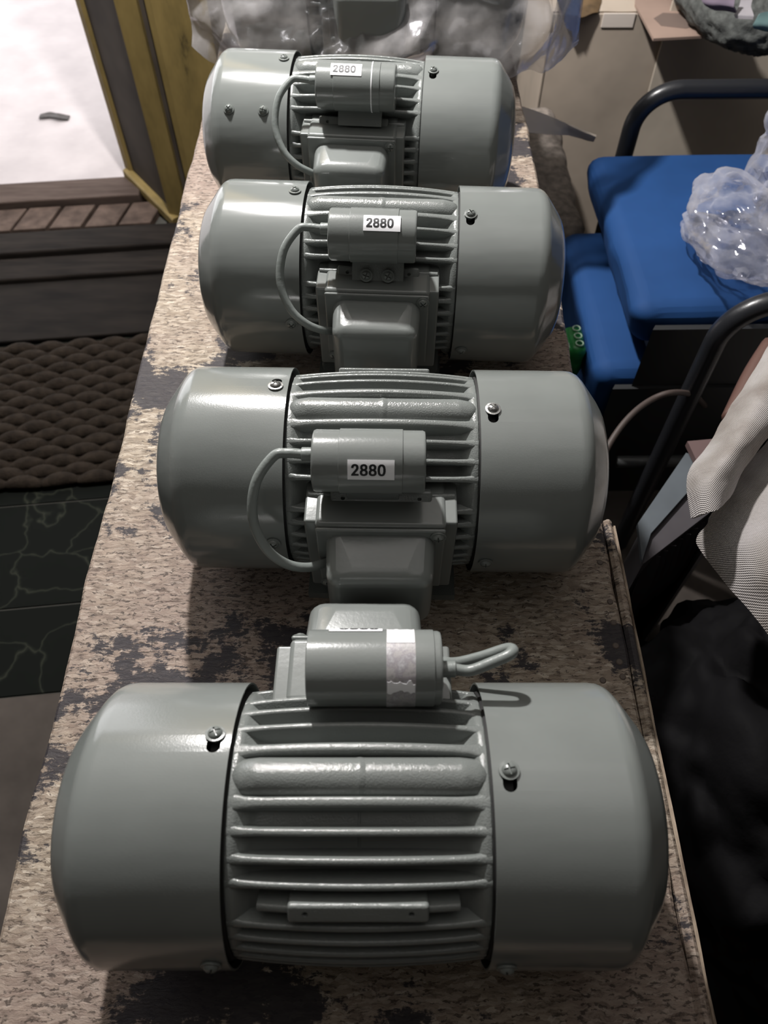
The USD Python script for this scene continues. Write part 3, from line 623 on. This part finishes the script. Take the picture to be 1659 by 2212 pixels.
rb = [at(1484, 955, .47), at(1540, 950, .47), at(1535, 1010, .47), at(1505, 1000, .47)]
obj('flap', prism([rb[0], rb[1], rb[2], rb[3]], .462, .472), plain('dull_red_flap', (.12, .075, .072), .7), gb, smooth=False)
# white woven sack, two layers
def net(rows, zs): return [[at(px, py, z) for (px, py), z in zip(r, zr)] for r, zr in zip(rows, zs)]
sk = thing('woven_sack', 'whitish woven plastic sack with a folded frayed mouth at the right of the bench', 'sack')
obj('sack_body', sheet(net([[(1560, 1085), (1650, 950), (1760, 780), (1850, 650)], [(1535, 1130), (1650, 1050), (1770, 930), (1900, 800)], [(1518, 1172), (1640, 1180), (1780, 1100), (1950, 1000)], [(1590, 1270), (1690, 1290), (1800, 1250), (2000, 1200)], [(1668, 1385), (1740, 1400), (1850, 1380), (2050, 1330)]],
    [[.600, .625, .64, .64], [.595, .635, .66, .66], [.58, .63, .66, .66], [.585, .63, .66, .66], [.59, .62, .64, .64]]), 70, 60, .004, .016, 9, 3), SACK, sk, smooth=60)
obj('sack_mouth', sheet(net([[(1665, 745), (1700, 760), (1760, 770)], [(1612, 835), (1655, 850), (1730, 850)], [(1545, 945), (1590, 965), (1665, 930)], [(1488, 1030), (1540, 1040), (1600, 1020)], [(1500, 1120), (1535, 1106), (1572, 1072)]],
    [[.66, .675, .67], [.655, .68, .672], [.65, .68, .665], [.645, .67, .655], [.635, .655, .645]]), 60, 24, .004, .006, 18, 8), SACK, sk, smooth=60)
fil = blob((.80, .66, .325), (.21, .21, .26), 4, .05, 5, 4); obj('sack_filling', fil, SACK, sk, smooth=True)
# brown handle seen behind the sack
obj('wooden_stick', tube([at(1580, 905, .60), at(1625, 810, .60), at(1665, 745, .60)], .012, 10, 10), plain('stick_brown', (.10, .05, .038), .6), smooth=True, label='brown wooden stick lying behind the white sack', cat='stick')
# black cloth bundle
bb = trimesh.creation.icosphere(5, 1.0); v = np.array(bb.vertices)
v = v * (1 + .5 * (meshkit.fbm(v * 2.2, 4, 31) - .5) + .35 * np.abs(meshkit.fbm(v * 3.5, 2, 12) - .5))[:, None] * (.20, .255, .235); v[:, 2] = np.maximum(v[:, 2], -.23)
bb.vertices = v + np.array([.50, .262, .235])
obj('cloth_bundle', bb, BLACKCLOTH, smooth=True, label='black cloth bundle on the dark floor right of the bench', cat='cloth')

# ================================================================ back right: cardboard and clutter
YB = 1.78
c0, c1, ct = aty(1150, 300, YB), aty(1385, 300, YB), aty(1300, 30, YB)
cb = thing('cardboard_box', 'large dusty brown cardboard box behind the blue chairs, with pale tape on its rim', 'box')
obj('front_panel', rbox(c0[0], c1[0], YB, YB + .006, 0., ct[2], .002, 8), CARD, cb, smooth=30)
obj('side_panel', rbox(c0[0], c0[0] + .006, YB, YB + .34, 0., ct[2], .002, 8), CARD, cb, smooth=30)
obj('side_panel', rbox(c1[0] - .006, c1[0], YB, YB + .34, 0., ct[2], .002, 8), CARD, cb, smooth=30)
obj('back_panel', rbox(c0[0], c1[0], YB + .334, YB + .34, 0., ct[2], .002, 8), CARD, cb, smooth=30)
obj('flap', sheet([[(c0[0], YB + .004, ct[2]), (c1[0], YB + .004, ct[2])], [(c0[0], YB + .06, ct[2] + .02), (c1[0], YB + .07, ct[2] + .012)], [(c0[0], YB + .14, ct[2] + .018), (c1[0], YB + .15, ct[2] + .01)]], 20, 20, .004, .006, 12, 4), CARD, cb, smooth=40)
t0, t1 = aty(1297, 60, YB), aty(1366, 60, YB)
obj('tape', rbox(t0[0], t1[0], YB - .0025, YB + .0005, ct[2] - .026, ct[2] + .002, .001, 8), plain('pale_tape', (.75, .67, .60), .5), cb, smooth=30)
# darker upright sheet
d0 = aty(1375, 300, YB - .03)
obj('cardboard_sheet', move(rbox(0, .75, 0, .006, 0, .60, .002, 8), (d0[0], YB - .035, 0), rx=-2), CARD2, smooth=30, label='dark brown upright cardboard sheet behind the black chair arm', cat='cardboard')
# kraft board on top with a printed dark patch
zk = .565
kb = thing('kraft_board', 'flat brown kraft board with a dark printed patch lying at the top right', 'board')
kp = [at(1372, -30, zk), at(1372, 8, zk), at(1412, 83, zk), at(1540, 76, zk), at(1448, -10, zk), at(1440, -30, zk)]
obj('sheet', prism(kp, zk - .005, zk), KRAFT, kb, smooth=False)
pp = [at(1412, 40, zk), at(1428, 56, zk), at(1482, 62, zk), at(1506, 54, zk), at(1470, 30, zk), at(1432, 28, zk)]
obj('printed_patch', prism(pp, zk - .001, zk + .0006), KRAFTP, kb, smooth=False)
# grey fleecy roll, with cloths
gr = at(1560, 50, .62)
obj('fleece_roll', crumple(tube([at(1462, -80, .62), at(1520, -5, .61), at(1590, 42, .61), at(1665, 52, .61), at(1760, 50, .61)], [.035, .042, .048, .052, .05], 80, 48), .008, 70, 3, 3), plain('grey_fleece', (.085, .09, .085), .95, bump=1., bscale=140, vary=.5, vscale=60), smooth=True,
    label='grey fleecy rolled cloth at the top right corner', cat='cloth')
obj('purple_cloth', sheet(net([[(1500, -25), (1590, -25)], [(1520, 8), (1585, 15)], [(1550, 25), (1590, 30)]], [[.72, .72], [.70, .70], [.685, .685]]), 16, 12, .003, .008, 25, 2), plain('purple_cloth_dye', (.19, .15, .20), .8), smooth=50, label='muted purple cloth tucked over the grey roll', cat='cloth')
obj('white_ribbon', sheet(net([[(1608, -30), (1632, -30)], [(1598, 10), (1622, 12)], [(1586, 32), (1628, 34)], [(1590, 40), (1626, 42)]], [[.71, .71], [.69, .69], [.685, .685], [.68, .68]]), 24, 8, .003, .003, 25, 3), plain('ribbon_white', (.34, .32, .34), .6), smooth=50, label='pale ribbon hanging over the grey fleecy roll', cat='ribbon')
obj('teal_cloth', sheet(net([[(1640, 30), (1700, 15)], [(1625, 55), (1700, 50)], [(1640, 62), (1700, 75)]], [[.70, .70], [.69, .69], [.68, .68]]), 16, 12, .003, .006, 25, 4), plain('teal_dye', (.10, .17, .17), .8), smooth=50, label='small teal cloth at the right end of the grey roll', cat='cloth')
obj('green_cloth', sheet(net([[(1290, -40), (1375, -40)], [(1300, -10), (1375, -8)], [(1310, 14), (1372, 14)]], [[.56, .56], [.555, .555], [.55, .55]]), 16, 12, .003, .008, 25, 4), plain('green_dye', (.02, .06, .03), .8, vary=.4, vscale=30), smooth=50, label='dark green cloth scrap on top of the cardboard box', cat='cloth')
obj('blue_cloth', sheet(net([[(1200, -20), (1255, -20)], [(1208, 10), (1252, 8)], [(1222, 32), (1250, 30)]], [[.575, .575], [.57, .57], [.565, .565]]), 16, 12, .003, .008, 25, 5), plain('navy_dye', (.02, .04, .08), .8), smooth=50, label='navy blue cloth scrap beside the plastic cover', cat='cloth')
obj('brown_cloth', sheet(net([[(1240, -30), (1300, -30)], [(1238, 6), (1300, 4)], [(1240, 42), (1290, 30)]], [[.57, .57], [.565, .565], [.555, .555]]), 16, 12, .003, .008, 25, 6), plain('brown_dye', (.12, .075, .035), .8, vary=.4, vscale=30), smooth=50, label='tan brown cloth scrap between the navy and green scraps', cat='cloth')
# torn card strip and hessian below it
obj('card_strip', sheet([[at(1105, 222, .60), at(1120, 285, .56)], [at(1180, 248, .57), at(1180, 290, .54)], [at(1225, 264, .555), at(1228, 290, .53)], [at(1288, 292, .53), at(1282, 304, .515)]], 40, 12, .004, .005, 20, 3), plain('pale_card', (.78, .68, .56), .75), smooth=50, label='torn pale card strip sticking out beside the bench end', cat='card')
obj('hessian_sack', crumple(tm(man(hull([(x, y, z) for x in (.285, .36) for y in (1.30, 1.70) for z in (.05, .36)], .03, 16)).refine_to_length(.02)), .02, 12, 3), HESSIAN, smooth=60, label='rough dark hessian sack standing between the bench and the cardboard box', cat='sack')
